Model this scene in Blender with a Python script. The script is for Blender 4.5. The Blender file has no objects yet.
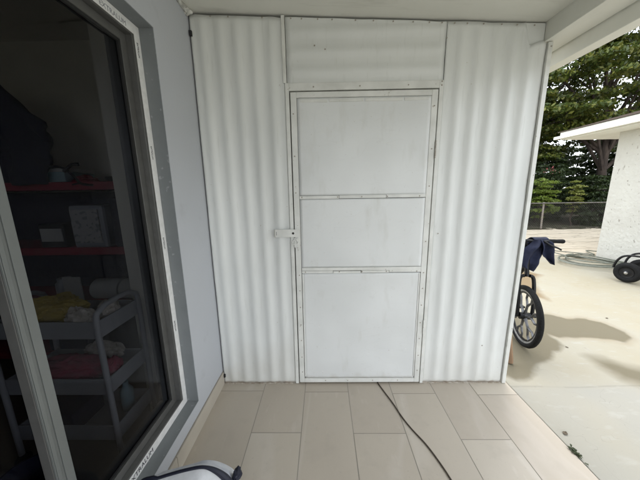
import bpy, math, random
import numpy as np
from mathutils import Vector, Matrix, noise
random.seed(7); rng = np.random.default_rng(7)
R = math.radians
sc = bpy.context.scene
col = sc.collection

# ------------------------------------------------------------------ camera
cam_data = bpy.data.cameras.new('camera'); cam = bpy.data.objects.new('camera', cam_data); col.objects.link(cam)
sc.camera = cam
cam_data.sensor_width = 36; cam_data.lens = 36 * 253.94 / 640; cam_data.clip_start = 0.02; cam_data.clip_end = 2000
p_, y_, r_ = 0.190874, 0.0154727, -0.0148724
fw = Vector((-math.sin(y_) * math.cos(p_), math.cos(y_) * math.cos(p_), -math.sin(p_)))
r0 = Vector((math.cos(y_), math.sin(y_), 0)); u0 = r0.cross(fw)
rt = math.cos(r_) * r0 + math.sin(r_) * u0; up = -math.sin(r_) * r0 + math.cos(r_) * u0
m = Matrix((rt, up, -fw)).transposed().to_4x4(); m.translation = (0, 0, 1.38)
cam.matrix_world = m

# ------------------------------------------------------------------ light
SUN_EL, SUN_AZ = R(60), R(22)          # azimuth clockwise from +Y: towards +X, a little +Y
SUN_STRENGTH, SKY_STRENGTH, EXPOSURE = 0.85, 0.15, 1.12
world = bpy.data.worlds.new('World'); sc.world = world; world.use_nodes = True
wn = world.node_tree; wn.nodes.clear()
wo = wn.nodes.new('ShaderNodeOutputWorld'); bg = wn.nodes.new('ShaderNodeBackground')
sky = wn.nodes.new('ShaderNodeTexSky'); sky.sky_type = 'NISHITA'; sky.sun_disc = False
sky.sun_elevation = SUN_EL; sky.sun_rotation = SUN_AZ; sky.dust_density = 3; sky.air_density = 1.0
tc = wn.nodes.new('ShaderNodeTexCoord'); nz = wn.nodes.new('ShaderNodeTexNoise'); nz.inputs['Scale'].default_value = 2.2
nz.inputs['Detail'].default_value = 6
rp = wn.nodes.new('ShaderNodeMapRange'); rp.inputs[1].default_value = .3; rp.inputs[2].default_value = .62
rp.inputs[3].default_value = .72; rp.inputs[4].default_value = 1.0
mx = wn.nodes.new('ShaderNodeMix'); mx.data_type = 'RGBA'; mx.inputs[7].default_value = (9.2, 9.6, 10.2, 1)
wn.links.new(tc.outputs['Generated'], nz.inputs['Vector']); wn.links.new(nz.outputs[0], rp.inputs[0])
wn.links.new(rp.outputs[0], mx.inputs[0]); wn.links.new(sky.outputs[0], mx.inputs[6])
wn.links.new(mx.outputs[2], bg.inputs['Color']); bg.inputs['Strength'].default_value = SKY_STRENGTH
wn.links.new(bg.outputs[0], wo.inputs['Surface'])
sl = bpy.data.lights.new('sun', 'SUN'); sl.energy = SUN_STRENGTH; sl.angle = R(22); sl.color = (1, .97, .92)
so = bpy.data.objects.new('sun', sl); col.objects.link(so)
sd = Vector((math.sin(SUN_AZ) * math.cos(SUN_EL), math.cos(SUN_AZ) * math.cos(SUN_EL), math.sin(SUN_EL)))
so.rotation_euler = sd.to_track_quat('Z', 'Y').to_euler(); so.location = (6, 3, 12)
sc.view_settings.view_transform = 'Standard'; sc.view_settings.look = 'None'
sc.view_settings.exposure = EXPOSURE; sc.view_settings.gamma = 1
sc.render.engine = 'CYCLES'
sc.cycles.max_bounces = 10; sc.cycles.diffuse_bounces = 6; sc.cycles.transparent_max_bounces = 12
sc.cycles.sample_clamp_indirect = 6; sc.cycles.use_denoising = True

# ------------------------------------------------------------------ materials
def mat(name, c1, c2=None, scale=3.0, rough=.6, bump=0.0, bscale=40, metal=0.0, detail=5, stretch=(1, 1, 1), spec=.5,
        sheen=0, bdist=.01, rough_var=.0):
    M = bpy.data.materials.new(name); M.use_nodes = True; t = M.node_tree; n = t.nodes; l = t.links
    b = n['Principled BSDF']; b.inputs['Roughness'].default_value = rough; b.inputs['Metallic'].default_value = metal
    b.inputs['Specular IOR Level'].default_value = spec
    if sheen: b.inputs['Sheen Weight'].default_value = sheen
    co = n.new('ShaderNodeTexCoord'); mp = n.new('ShaderNodeMapping'); mp.inputs['Scale'].default_value = stretch
    l.new(co.outputs['Object'], mp.inputs['Vector'])
    c2 = c2 or tuple(min(1, v * .86) for v in c1)
    a = n.new('ShaderNodeTexNoise'); a.inputs['Scale'].default_value = scale; a.inputs['Detail'].default_value = detail
    l.new(mp.outputs[0], a.inputs['Vector'])
    r = n.new('ShaderNodeMapRange'); r.inputs[1].default_value = .32; r.inputs[2].default_value = .68; l.new(a.outputs[0], r.inputs[0])
    x = n.new('ShaderNodeMix'); x.data_type = 'RGBA'; x.inputs[6].default_value = (*c1, 1); x.inputs[7].default_value = (*c2, 1)
    x.name = 'basemix'
    l.new(r.outputs[0], x.inputs[0]); l.new(x.outputs[2], b.inputs['Base Color'])
    if rough_var:
        rr = n.new('ShaderNodeMapRange'); rr.inputs[3].default_value = rough - rough_var; rr.inputs[4].default_value = rough + rough_var
        l.new(a.outputs[0], rr.inputs[0]); l.new(rr.outputs[0], b.inputs['Roughness'])
    if bump:
        k = n.new('ShaderNodeTexNoise'); k.inputs['Scale'].default_value = bscale; k.inputs['Detail'].default_value = 4
        l.new(mp.outputs[0], k.inputs['Vector'])
        bp = n.new('ShaderNodeBump'); bp.inputs['Strength'].default_value = bump; bp.inputs['Distance'].default_value = bdist
        bp.name = 'bump'
        l.new(k.outputs[0], bp.inputs['Height']); l.new(bp.outputs[0], b.inputs['Normal'])
    return M

def overlay(M, color, build, name='ov'):
    """mix another colour over the base colour with the mask socket that build(nodes, links) returns"""
    t = M.node_tree; n = t.nodes; l = t.links; b = n['Principled BSDF']
    src = b.inputs['Base Color'].links[0].from_socket
    x = n.new('ShaderNodeMix'); x.data_type = 'RGBA'; x.inputs[7].default_value = (*color, 1)
    l.new(src, x.inputs[6]); l.new(build(n, l), x.inputs[0]); l.new(x.outputs[2], b.inputs['Base Color'])
    return M

def noise_mask(scale, lo, hi, stretch=(1, 1, 1), detail=6, gain=1.0, rot=(0, 0, 0), typ='N'):
    def f(n, l):
        co = n.new('ShaderNodeTexCoord'); mp = n.new('ShaderNodeMapping'); mp.inputs['Scale'].default_value = stretch
        mp.inputs['Rotation'].default_value = rot
        l.new(co.outputs['Object'], mp.inputs['Vector'])
        a = n.new('ShaderNodeTexNoise'); a.inputs['Scale'].default_value = scale; a.inputs['Detail'].default_value = detail
        l.new(mp.outputs[0], a.inputs['Vector'])
        r = n.new('ShaderNodeMapRange'); r.inputs[1].default_value = lo; r.inputs[2].default_value = hi; r.inputs[4].default_value = gain
        l.new(a.outputs[0], r.inputs[0]); return r.outputs[0]
    return f

def line_mask(scale, width, stretch=(1, 1, 1), gain=1.0, rot=(0, 0, 0), warp=.35):
    """thin wandering lines: where a noise field crosses one half"""
    def f(n, l):
        co = n.new('ShaderNodeTexCoord'); mp = n.new('ShaderNodeMapping'); mp.inputs['Scale'].default_value = stretch
        mp.inputs['Rotation'].default_value = rot
        l.new(co.outputs['Object'], mp.inputs['Vector'])
        a = n.new('ShaderNodeTexNoise'); a.inputs['Scale'].default_value = scale; a.inputs['Detail'].default_value = 3
        a.inputs['Distortion'].default_value = warp
        l.new(mp.outputs[0], a.inputs['Vector'])
        s = n.new('ShaderNodeMath'); s.operation = 'SUBTRACT'; s.inputs[1].default_value = .5; l.new(a.outputs[0], s.inputs[0])
        ab = n.new('ShaderNodeMath'); ab.operation = 'ABSOLUTE'; l.new(s.outputs[0], ab.inputs[0])
        r = n.new('ShaderNodeMapRange'); r.inputs[1].default_value = 0; r.inputs[2].default_value = width
        r.inputs[3].default_value = gain; r.inputs[4].default_value = 0
        l.new(ab.outputs[0], r.inputs[0]); return r.outputs[0]
    return f

def height_mask(z0, z1, gain=1.0, nscale=25):
    """1 below z0 fading to 0 at z1, ragged: dirt splashed on the foot of a wall"""
    def f(n, l):
        co = n.new('ShaderNodeTexCoord'); s = n.new('ShaderNodeSeparateXYZ'); l.new(co.outputs['Object'], s.inputs[0])
        a = n.new('ShaderNodeTexNoise'); a.inputs['Scale'].default_value = nscale; a.inputs['Detail'].default_value = 6
        l.new(co.outputs['Object'], a.inputs['Vector'])
        k = n.new('ShaderNodeMath'); k.operation = 'MULTIPLY_ADD'; k.inputs[1].default_value = -(z1 - z0) * 2.2; k.inputs[2].default_value = (z1 - z0) * 1.1
        l.new(a.outputs[0], k.inputs[0])
        ad = n.new('ShaderNodeMath'); ad.operation = 'ADD'; l.new(s.outputs['Z'], ad.inputs[0]); l.new(k.outputs[0], ad.inputs[1])
        r = n.new('ShaderNodeMapRange'); r.inputs[1].default_value = z0; r.inputs[2].default_value = z1
        r.inputs[3].default_value = gain; r.inputs[4].default_value = 0
        l.new(ad.outputs[0], r.inputs[0]); return r.outputs[0]
    return f

W = (.73, .745, .725)
M_sheet = mat('painted corrugated steel', W, (.655, .67, .65), scale=2.2, rough=.5, bump=.25, bscale=9, bdist=.004, stretch=(1.5, 1, .6), rough_var=.1)
overlay(M_sheet, (.50, .51, .47), noise_mask(14, .58, .78, stretch=(3.5, 3, .35), gain=.35))
overlay(M_sheet, (.42, .36, .27), noise_mask(55, .73, .77, gain=.6))
overlay(M_sheet, (.55, .53, .47), height_mask(.03, .35, gain=.35, nscale=5))
overlay(M_sheet, (.30, .22, .15), height_mask(.003, .018, gain=.8))
M_door = mat('painted flat steel', (.72, .735, .725), (.65, .665, .655), scale=1.8, rough=.48, bump=.3, bscale=4, bdist=.006, rough_var=.1)
overlay(M_door, (.56, .56, .52), noise_mask(9, .58, .8, stretch=(1.5, 1, .5), gain=.5))
overlay(M_door, (.40, .38, .33), line_mask(2.3, .0035, stretch=(1, 1, 2.5), gain=.10))
overlay(M_door, (.48, .44, .38), noise_mask(80, .70, .75, gain=.5))
overlay(M_door, (.45, .42, .36), height_mask(.01, .09, gain=.4, nscale=14))
overlay(M_door, (.85, .85, .83), noise_mask(26, .70, .74, stretch=(.7, 1, 1.3), gain=.4))
M_trim = mat('painted steel trim', (.74, .745, .71), (.62, .625, .59), scale=12, rough=.45, bump=.25, bscale=60, bdist=.002)
overlay(M_trim, (.30, .26, .2), noise_mask(45, .68, .74, gain=.7))
M_screw = mat('painted screw head', (.50, .49, .45), (.28, .24, .19), scale=90, rough=.5)
M_dark = mat('near black backing', (.035, .032, .028), rough=.9)
M_ceil = mat('painted ceiling board', (.72, .72, .66), (.66, .66, .60), scale=1.6, rough=.8, bump=.35, bscale=22, bdist=.003)
overlay(M_ceil, (.40, .39, .34), line_mask(1.6, .006, stretch=(.25, 5, 1), gain=.16))
overlay(M_ceil, (.46, .45, .40), noise_mask(5, .60, .75, stretch=(.5, 2, 1), gain=.5))
M_beam = mat('painted beam', (.74, .74, .68), (.69, .69, .63), scale=4, rough=.7, bump=.3, bscale=30, bdist=.003)
M_fascia = mat('painted fascia board', (.82, .82, .75), (.77, .77, .70), scale=4, rough=.6, bump=.25, bscale=30, bdist=.003)
M_wall = mat('lilac grey wall paint', (.49, .508, .54), (.465, .482, .512), scale=1.5, rough=.75, bump=.25, bscale=90, bdist=.002)
overlay(M_wall, (.34, .34, .36), noise_mask(7, .66, .8, gain=.4))
M_reveal = mat('slate grey reveal paint', (.20, .215, .22), (.175, .19, .195), scale=6, rough=.7, bump=.3, bscale=60, bdist=.002)
overlay(M_reveal, (.42, .43, .44), noise_mask(30, .66, .72, gain=.4))
M_tile = mat('taupe porcelain tile', (.49, .44, .365), (.445, .398, .33), scale=1.4, rough=.38, bump=.06, bscale=120, bdist=.002, stretch=(2, .7, 1), rough_var=.08)
overlay(M_tile, (.56, .52, .46), line_mask(.8, .022, stretch=(2.2, .5, 1), gain=.42, rot=(0, 0, R(14)), warp=.3))
overlay(M_tile, (.36, .32, .27), noise_mask(11, .55, .8, stretch=(1, 1, 1), gain=.45))
overlay(M_tile, (.30, .27, .23), noise_mask(70, .66, .74, gain=.35))
overlay(M_tile, (.62, .58, .52), noise_mask(26, .64, .74, stretch=(1, .3, 1), gain=.25, rot=(0, 0, R(12))))
M_skirt = mat('beige skirting tile', (.50, .46, .39), (.44, .40, .34), scale=5, rough=.4)
M_grout = mat('grey grout', (.30, .275, .235), rough=.9)
M_frame = mat('grey aluminium', (.125, .125, .12), (.105, .105, .10), scale=20, rough=.42, metal=.25)
M_stile = mat('pale grey aluminium', (.165, .176, .170), (.145, .155, .15), scale=8, rough=.45, metal=.15)
M_gasket = mat('black rubber', (.012, .012, .012), rough=.6)
M_tape = mat('white protective film', (.86, .86, .85), (.76, .76, .75), scale=40, rough=.4, bump=.4, bscale=60, bdist=.002)
M_ink = mat('black print', (.03, .03, .04), rough=.5)
M_inkg = mat('faded print', (.30, .30, .33), rough=.5)
M_int = mat('olive room paint', (.72, .69, .58), rough=.8)
M_intfl = mat('dark room floor', (.16, .14, .12), rough=.5)
M_caulk = mat('white caulk', (.66, .66, .62), (.4, .4, .37), scale=40, rough=.6, bump=.8, bscale=90, bdist=.004)

def glass_mat():
    M = bpy.data.materials.new('tinted glass'); M.use_nodes = True; t = M.node_tree; n = t.nodes; l = t.links; n.clear()
    o = n.new('ShaderNodeOutputMaterial'); tr = n.new('ShaderNodeBsdfTransparent'); tr.inputs[0].default_value = (.62, .63, .66, 1)
    g = n.new('ShaderNodeBsdfGlossy'); g.inputs['Roughness'].default_value = .03; g.inputs[0].default_value = (.9, .9, .9, 1)
    f = n.new('ShaderNodeFresnel'); f.inputs[0].default_value = 1.13; x = n.new('ShaderNodeMixShader')
    l.new(f.outputs[0], x.inputs[0]); l.new(tr.outputs[0], x.inputs[1]); l.new(g.outputs[0], x.inputs[2]); l.new(x.outputs[0], o.inputs[0])
    return M
M_glass = glass_mat()

# ------------------------------------------------------------------ mesh helpers
class MB:
    def __init__(s): s.v = []; s.f = []
    def add(s, v, f):
        b = len(s.v); s.v += [tuple(p) for p in v]; s.f += [tuple(i + b for i in q) for q in f]; return s
    def box(s, x0, x1, y0, y1, z0, z1):
        v = [(x0, y0, z0), (x1, y0, z0), (x1, y1, z0), (x0, y1, z0), (x0, y0, z1), (x1, y0, z1), (x1, y1, z1), (x0, y1, z1)]
        return s.add(v, [(0, 3, 2, 1), (4, 5, 6, 7), (0, 1, 5, 4), (1, 2, 6, 5), (2, 3, 7, 6), (3, 0, 4, 7)])
    def obox(s, c, size, M3=None):
        h = [d / 2 for d in size]; vs = []
        for z in (-1, 1):
            for x, y in ((-1, -1), (1, -1), (1, 1), (-1, 1)):
                p = Vector((x * h[0], y * h[1], z * h[2]))
                if M3: p = M3 @ p
                vs.append(p + Vector(c))
        return s.add(vs, [(0, 3, 2, 1), (4, 5, 6, 7), (0, 1, 5, 4), (1, 2, 6, 5), (2, 3, 7, 6), (3, 0, 4, 7)])
    def prism(s, poly, axis, a0, a1):
        """poly in the two other axes, extruded along axis"""
        n = len(poly)
        def P(u, w, a): return {'x': (a, u, w), 'y': (u, a, w), 'z': (u, w, a)}[axis]
        v = [P(u, w, a0) for u, w in poly] + [P(u, w, a1) for u, w in poly]
        f = [tuple(range(n))[::-1], tuple(range(n, 2 * n))] + [(i, (i + 1) % n, n + (i + 1) % n, n + i) for i in range(n)]
        return s.add(v, f)
    def tube(s, pts, r, n=8, closed=False, cap=True):
        pts = [Vector(p) for p in pts]; N = len(pts)
        rs = r if isinstance(r, (list, tuple)) else [r] * N
        ref = None; rings = []
        for i, p in enumerate(pts):
            a = pts[(i - 1) % N] if (i > 0 or closed) else p; b = pts[(i + 1) % N] if (i < N - 1 or closed) else p
            t = (b - a).normalized()
            if ref is None: ref = t.orthogonal().normalized()
            ref = (ref - t * ref.dot(t)); ref = ref.normalized() if ref.length > 1e-6 else t.orthogonal().normalized()
            w = t.cross(ref)
            rings.append([p + rs[i] * (math.cos(k * 2 * math.pi / n) * ref + math.sin(k * 2 * math.pi / n) * w) for k in range(n)])
        v = [q for g in rings for q in g]; f = []
        for i in range(N if closed else N - 1):
            j = (i + 1) % N
            for k in range(n): f.append((i * n + k, i * n + (k + 1) % n, j * n + (k + 1) % n, j * n + k))
        if cap and not closed: f += [tuple(range(n))[::-1], tuple(range((N - 1) * n, N * n))]
        return s.add(v, f)
    def cyl(s, a, b, r, n=16): return s.tube([a, b], r, n)
    def lathe(s, prof, c, ax, n=32):
        """prof: (radius, height along ax) closed around"""
        ax = Vector(ax).normalized(); u = ax.orthogonal().normalized(); w = ax.cross(u); c = Vector(c); m_ = len(prof); v = []; f = []
        for k in range(n):
            d = math.cos(k * 2 * math.pi / n) * u + math.sin(k * 2 * math.pi / n) * w
            v += [c + d * r + ax * h for r, h in prof]
        for k in range(n):
            j = (k + 1) % n
            for i in range(m_):
                i2 = (i + 1) % m_; f.append((k * m_ + i, j * m_ + i, j * m_ + i2, k * m_ + i2))
        return s.add(v, f)
    def blob(s, c, r, seed=0, amp=.15, n=14, fr=2.0):
        v = []; f = []
        for i in range(n + 1):
            th = math.pi * i / n
            for k in range(2 * n):
                ph = math.pi * k / n; d = Vector((math.sin(th) * math.cos(ph), math.sin(th) * math.sin(ph), math.cos(th)))
                q = 1 + amp * 2 * noise.noise(d * fr + Vector((seed * 3.1, 0, 0)))
                v.append((c[0] + d.x * r[0] * q, c[1] + d.y * r[1] * q, c[2] + d.z * r[2] * q))
        for i in range(n):
            for k in range(2 * n): k2 = (k + 1) % (2 * n); f.append((i * 2 * n + k, (i + 1) * 2 * n + k, (i + 1) * 2 * n + k2, i * 2 * n + k2))
        return s.add(v, f)
    def grid(s, fn, nu, nv):
        v = [fn(i / nu, j / nv) for j in range(nv + 1) for i in range(nu + 1)]
        f = [(j * (nu + 1) + i, j * (nu + 1) + i + 1, (j + 1) * (nu + 1) + i + 1, (j + 1) * (nu + 1) + i) for j in range(nv) for i in range(nu)]
        return s.add(v, f)
    def mesh(s, name):
        me = bpy.data.meshes.new(name); me.from_pydata(s.v, [], s.f); me.update(); return me

def put(name, mb, M, parent=None, smooth=False, bevel=0, solid=0, off=0, label=None):
    me = mb.mesh(name) if isinstance(mb, MB) else mb
    if not len(me.materials): me.materials.append(M)
    o = bpy.data.objects.new(name, me); col.objects.link(o)
    if parent: o.parent = parent; o.matrix_parent_inverse = parent.matrix_basis.inverted()
    if smooth:
        me.polygons.foreach_set('use_smooth', [True] * len(me.polygons)); me.set_sharp_from_angle(angle=R(40))
    if solid: k = o.modifiers.new('solid', 'SOLIDIFY'); k.thickness = solid; k.offset = off
    if bevel: k = o.modifiers.new('bevel', 'BEVEL'); k.width = bevel; k.segments = 2; k.limit_method = 'ANGLE'
    if label: o['label'] = label
    return o
def tag(o, label=None, cat=None, group=None, kind=None):
    if label: o['label'] = label
    if cat: o['category'] = cat
    if group: o['group'] = group
    if kind: o['kind'] = kind
    return o
def empty(name, loc, label, cat, group=None):
    o = bpy.data.objects.new(name, None); o.empty_display_size = .2; o.location = loc; col.objects.link(o)
    return tag(o, label, cat, group)
def text_mb(body, size, origin, ux, uy, extrude=.0006):
    """lettering as a mesh: letters run along ux, stand along uy"""
    cu = bpy.data.curves.new('t', 'FONT'); cu.body = body; cu.size = size; cu.extrude = extrude; cu.resolution_u = 3
    o = bpy.data.objects.new('t', cu); col.objects.link(o); bpy.context.view_layer.update()
    me = bpy.data.meshes.new_from_object(o.evaluated_get(bpy.context.evaluated_depsgraph_get()))
    ux = Vector(ux); uy = Vector(uy); uz = ux.cross(uy); mb = MB()
    mb.add([Vector(origin) + ux * v.co.x + uy * v.co.y + uz * v.co.z for v in me.vertices], [tuple(p.vertices) for p in me.polygons])
    bpy.data.objects.remove(o); bpy.data.curves.remove(cu); bpy.data.meshes.remove(me)
    return mb

YW = 1.63                                   # face of the screen wall
def zc(x): return 2.340 - .0463 * x          # underside of the sloping porch ceiling

# ------------------------------------------------------------------ ground
gm = mat('sandy ground', (.30, .27, .21), (.20, .19, .13), scale=1.2, rough=.95, bump=.5, bscale=8, bdist=.03)
g = put('ground', MB().grid(lambda u, v: ((u - .5) * 900, (v - .5) * 900, -.16), 60, 60), gm); tag(g, kind='structure')

# porch floor: tiles, one bevelled slab each, over grout
tf = MB(); xs = [-.745, -.438, -.145, .158, .460, .755, 1.035, 1.308]
js = [1.553, 1.237, 1.542, 1.232, 1.525, 1.195, 1.512]
for i in range(7):
    y = js[i] ; cuts = [YW + .05] + [y - .6 * k for k in range(8)]
    for a, b in zip(cuts[1:], cuts[:-1]):
        if a < -2.6: continue
        dz = random.uniform(-.0006, .0006); e = .0013
        x0, x1, y0, y1 = xs[i] + e, xs[i + 1] - e, a + e, b - e; q = .0012
        tf.add([(x0, y0, dz - .01), (x1, y0, dz - .01), (x1, y1, dz - .01), (x0, y1, dz - .01),
                (x0 + q, y0 + q, dz), (x1 - q, y0 + q, dz), (x1 - q, y1 - q, dz), (x0 + q, y1 - q, dz)],
               [(4, 5, 6, 7), (0, 1, 5, 4), (1, 2, 6, 5), (2, 3, 7, 6), (3, 0, 4, 7)])
def tile_mask(n, l):
    g_ = n.new('ShaderNodeNewGeometry'); k = n.new('ShaderNodeMath'); k.operation = 'MULTIPLY'; k.inputs[1].default_value = .42
    l.new(g_.outputs['Random Per Island'], k.inputs[0]); return k.outputs[0]
overlay(M_tile, (.37, .315, .255), tile_mask)
# per-tile shifts of the marbling
t = M_tile.node_tree
geo = t.nodes.new('ShaderNodeNewGeometry')
for nd in [n for n in t.nodes if n.type == 'MAPPING']:
    ad = t.nodes.new('ShaderNodeVectorMath'); ad.operation = 'MULTIPLY_ADD'
    cb = t.nodes.new('ShaderNodeCombineXYZ')
    t.links.new(geo.outputs['Random Per Island'], cb.inputs[0]); t.links.new(geo.outputs['Random Per Island'], cb.inputs[1]); t.links.new(geo.outputs['Random Per Island'], cb.inputs[2])
    src = nd.inputs['Vector'].links[0].from_socket
    t.links.new(cb.outputs[0], ad.inputs[0]); ad.inputs[1].default_value = (7, 11, 5); t.links.new(src, ad.inputs[2]); t.links.new(ad.outputs[0], nd.inputs['Vector'])
fl = put('porch_floor', tf, M_tile); tag(fl, kind='structure')
gr = put('grout_bed', MB().box(-.75, 1.308, -2.7, YW + .12, -.15, -.0010), M_grout); tag(gr, kind='structure')

# concrete yard, with tan and darker marks of their own outline
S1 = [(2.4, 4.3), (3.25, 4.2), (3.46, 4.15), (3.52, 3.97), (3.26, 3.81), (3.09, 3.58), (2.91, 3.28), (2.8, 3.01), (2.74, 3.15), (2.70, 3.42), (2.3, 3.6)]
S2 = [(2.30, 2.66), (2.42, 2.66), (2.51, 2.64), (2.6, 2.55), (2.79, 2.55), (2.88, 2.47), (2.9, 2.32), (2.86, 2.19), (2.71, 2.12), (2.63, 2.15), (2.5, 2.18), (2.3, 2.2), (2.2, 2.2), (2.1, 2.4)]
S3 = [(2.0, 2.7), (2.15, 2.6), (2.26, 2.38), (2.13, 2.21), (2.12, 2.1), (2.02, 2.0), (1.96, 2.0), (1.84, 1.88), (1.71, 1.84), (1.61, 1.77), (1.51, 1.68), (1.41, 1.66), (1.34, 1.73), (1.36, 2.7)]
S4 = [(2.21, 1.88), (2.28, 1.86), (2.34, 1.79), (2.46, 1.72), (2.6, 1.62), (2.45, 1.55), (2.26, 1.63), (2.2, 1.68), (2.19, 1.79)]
def sdist(P, poly):
    """signed distance (inside positive) of points P to a polygon"""
    poly = np.array(poly, float); d = np.full(len(P), 1e9); ins = np.zeros(len(P), bool)
    for i in range(len(poly)):
        a, b = poly[i], poly[(i + 1) % len(poly)]; ab = b - a
        tt = np.clip(((P - a) @ ab) / (ab @ ab), 0, 1); q = a + tt[:, None] * ab
        d = np.minimum(d, np.hypot(*(P - q).T))
        cr = ((a[1] > P[:, 1]) != (b[1] > P[:, 1])) & (P[:, 0] < (b[0] - a[0]) * (P[:, 1] - a[1]) / (b[1] - a[1] + 1e-12) + a[0]); ins ^= cr
    return np.where(ins, d, -d)
cx = np.unique(np.concatenate([np.linspace(1.316, 4.2, 240), np.linspace(4.2, 14, 30)]))
cy = np.unique(np.concatenate([np.linspace(-14, 1.2, 40), np.linspace(1.2, 4.6, 260), np.linspace(1.55, 1.64, 24), np.linspace(4.6, 5.3, 8)]))
GX, GY = np.meshgrid(cx, cy); nx, ny = len(cx), len(cy)
GY2 = GY.copy()
for i in range(nx):                                  # broken far edge where the slab ends in sand
    e = 5.25 + .08 * math.sin(cx[i] * 2.1) + .05 * noise.noise(Vector((cx[i] * 4, 0, 0)))
    GY2[-1, i] = e
V = np.stack([GX.ravel(), GY2.ravel(), np.full(nx * ny, -.006)], 1)
idx = np.arange(nx * ny).reshape(ny, nx)
F = np.stack([idx[:-1, :-1].ravel(), idx[:-1, 1:].ravel(), idx[1:, 1:].ravel(), idx[1:, :-1].ravel()], 1)
me = bpy.data.meshes.new('concrete_yard'); me.from_pydata(V.tolist(), [], F.tolist()); me.update()
PP = V[:, :2].copy()
wob = np.array([[noise.noise(Vector((x * 9, y * 9, 1))) + .5 * noise.noise(Vector((x * 25, y * 25, 4))), noise.noise(Vector((x * 9, y * 9, 7)))] for x, y in PP]) * .022
PQ = PP + wob
def ss(d, w): return np.clip(d / w * .5 + .5, 0, 1)
dark_mark = np.maximum.reduce([ss(sdist(PQ, S2), .012) * .95, ss(sdist(PQ, S3) + .012, .022) * .95, ss(sdist(PQ, S4) + .03, .07) * .95])
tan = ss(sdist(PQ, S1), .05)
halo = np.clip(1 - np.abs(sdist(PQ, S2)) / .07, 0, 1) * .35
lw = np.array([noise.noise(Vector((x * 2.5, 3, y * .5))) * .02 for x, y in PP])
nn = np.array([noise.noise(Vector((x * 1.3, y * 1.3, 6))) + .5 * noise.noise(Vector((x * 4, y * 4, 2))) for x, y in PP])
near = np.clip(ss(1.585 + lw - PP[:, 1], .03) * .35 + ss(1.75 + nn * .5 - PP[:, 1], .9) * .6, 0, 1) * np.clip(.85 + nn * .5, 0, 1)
joint = np.clip(1 - np.abs(PP[:, 1] - 1.59 - lw) / .011, 0, 1) * np.array([.35 + .65 * (noise.noise(Vector((x * 4, 9, 0))) > -.1) for x, y in PP])
for nm, arr in (('near', near), ('joint', joint), ('dark_mark', dark_mark), ('tan', np.clip(tan + halo, 0, 1))):
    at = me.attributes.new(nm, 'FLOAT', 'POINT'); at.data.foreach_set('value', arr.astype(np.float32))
M_conc = mat('cream painted concrete', (.365, .332, .252), (.33, .296, .215), scale=.9, rough=.8, bump=.35, bscale=45, bdist=.003)
overlay(M_conc, (.35, .33, .265), noise_mask(1.6, .45, .65, gain=.7))
overlay(M_conc, (.30, .245, .155), noise_mask(1.3, .55, .75, stretch=(1.6, .5, 1), gain=.28, rot=(0, 0, R(30))))
overlay(M_conc, (.25, .235, .20), noise_mask(38, .70, .76, gain=.6))
def attr_mask(nm, gain):
    def f(n, l):
        a = n.new('ShaderNodeAttribute'); a.attribute_name = nm; k = n.new('ShaderNodeMath'); k.operation = 'MULTIPLY'; k.inputs[1].default_value = gain
        l.new(a.outputs['Fac'], k.inputs[0]); return k.outputs[0]
    return f
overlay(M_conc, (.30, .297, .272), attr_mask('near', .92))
overlay(M_conc, (.13, .12, .10), attr_mask('joint', .28))
overlay(M_conc, (.16, .15, .13), noise_mask(150, .68, .72, gain=.5))
overlay(M_conc, (.38, .37, .33), noise_mask(8, .58, .72, stretch=(1, 2.5, 1), gain=.5, rot=(0, 0, R(-25))))
overlay(M_conc, (.17, .16, .135), line_mask(3.5, .0022, gain=.35, warp=.1))
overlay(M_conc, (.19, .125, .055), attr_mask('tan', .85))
overlay(M_conc, (.135, .115, .070), attr_mask('dark_mark', .95))  # darker brown tone inside the marked outlines
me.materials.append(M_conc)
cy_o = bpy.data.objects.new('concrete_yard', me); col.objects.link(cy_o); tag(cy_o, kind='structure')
cbody = put('slab_edge', MB().box(1.316, 14, -14, 5.15, -.15, -.012), M_conc); tag(cbody, kind='structure')

# pale broken limestone between slab and fence
M_lime = mat('pale limestone rubble', (.70, .62, .49), (.60, .52, .40), scale=3, rough=.9, bump=.8, bscale=14, bdist=.02, stretch=(.6, 1.6, 1))
overlay(M_lime, (.30, .25, .18), line_mask(1.5, .024, stretch=(.30, 2.4, 1), gain=.85, warp=.6))
overlay(M_lime, (.16, .14, .10), noise_mask(9, .66, .72, stretch=(.6, 1.5, 1), gain=.8))
lm = put('limestone_strip', MB().grid(lambda u, v: (1.0 + u * 17, 5.12 + v * 3.9, -.035 + .02 * noise.noise(Vector((u * 60, v * 14, 0))) + .012 * noise.noise(Vector((u * 200, v * 50, 3)))), 200, 60), M_lime, smooth=True)
tag(lm, kind='structure')

# ------------------------------------------------------------------ the house on the left
house = empty('house', (-.75, 1.0, 0), 'grey painted house with a dark sliding window, left of the white metal screen', 'house')
O0, O1, OB, OT = -.02, 1.284, .173, 2.108
def ring_wall(x, flip):
    ys = [-3.0, O0, O1, 2.3]; zs = [-.15, OB, OT, 2.7]; v = [(x, y, z) for z in zs for y in ys]
    f = []
    for j in range(3):
        for i in range(3):
            if i == 1 and j == 1: continue
            q = (j * 4 + i, j * 4 + i + 1, (j + 1) * 4 + i + 1, (j + 1) * 4 + i); f.append(q if not flip else q[::-1])
    return v, f
hb = MB(); v, f = ring_wall(-.75, False); hb.add(v, f); v, f = ring_wall(-.95, True); hb.add(v, f)
rv = [(x, y, z) for x in (-.75, -.95) for y, z in ((O0, OB), (O1, OB), (O1, OT), (O0, OT))]
hb.add(rv, [(0, 1, 5, 4)[::-1], (1, 2, 6, 5)[::-1], (2, 3, 7, 6)[::-1], (3, 0, 4, 7)[::-1]])
ov = [(x, y, z) for x in (-.75, -.95) for y, z in ((-3, -.15), (2.3, -.15), (2.3, 2.7), (-3, 2.7))]
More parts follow.
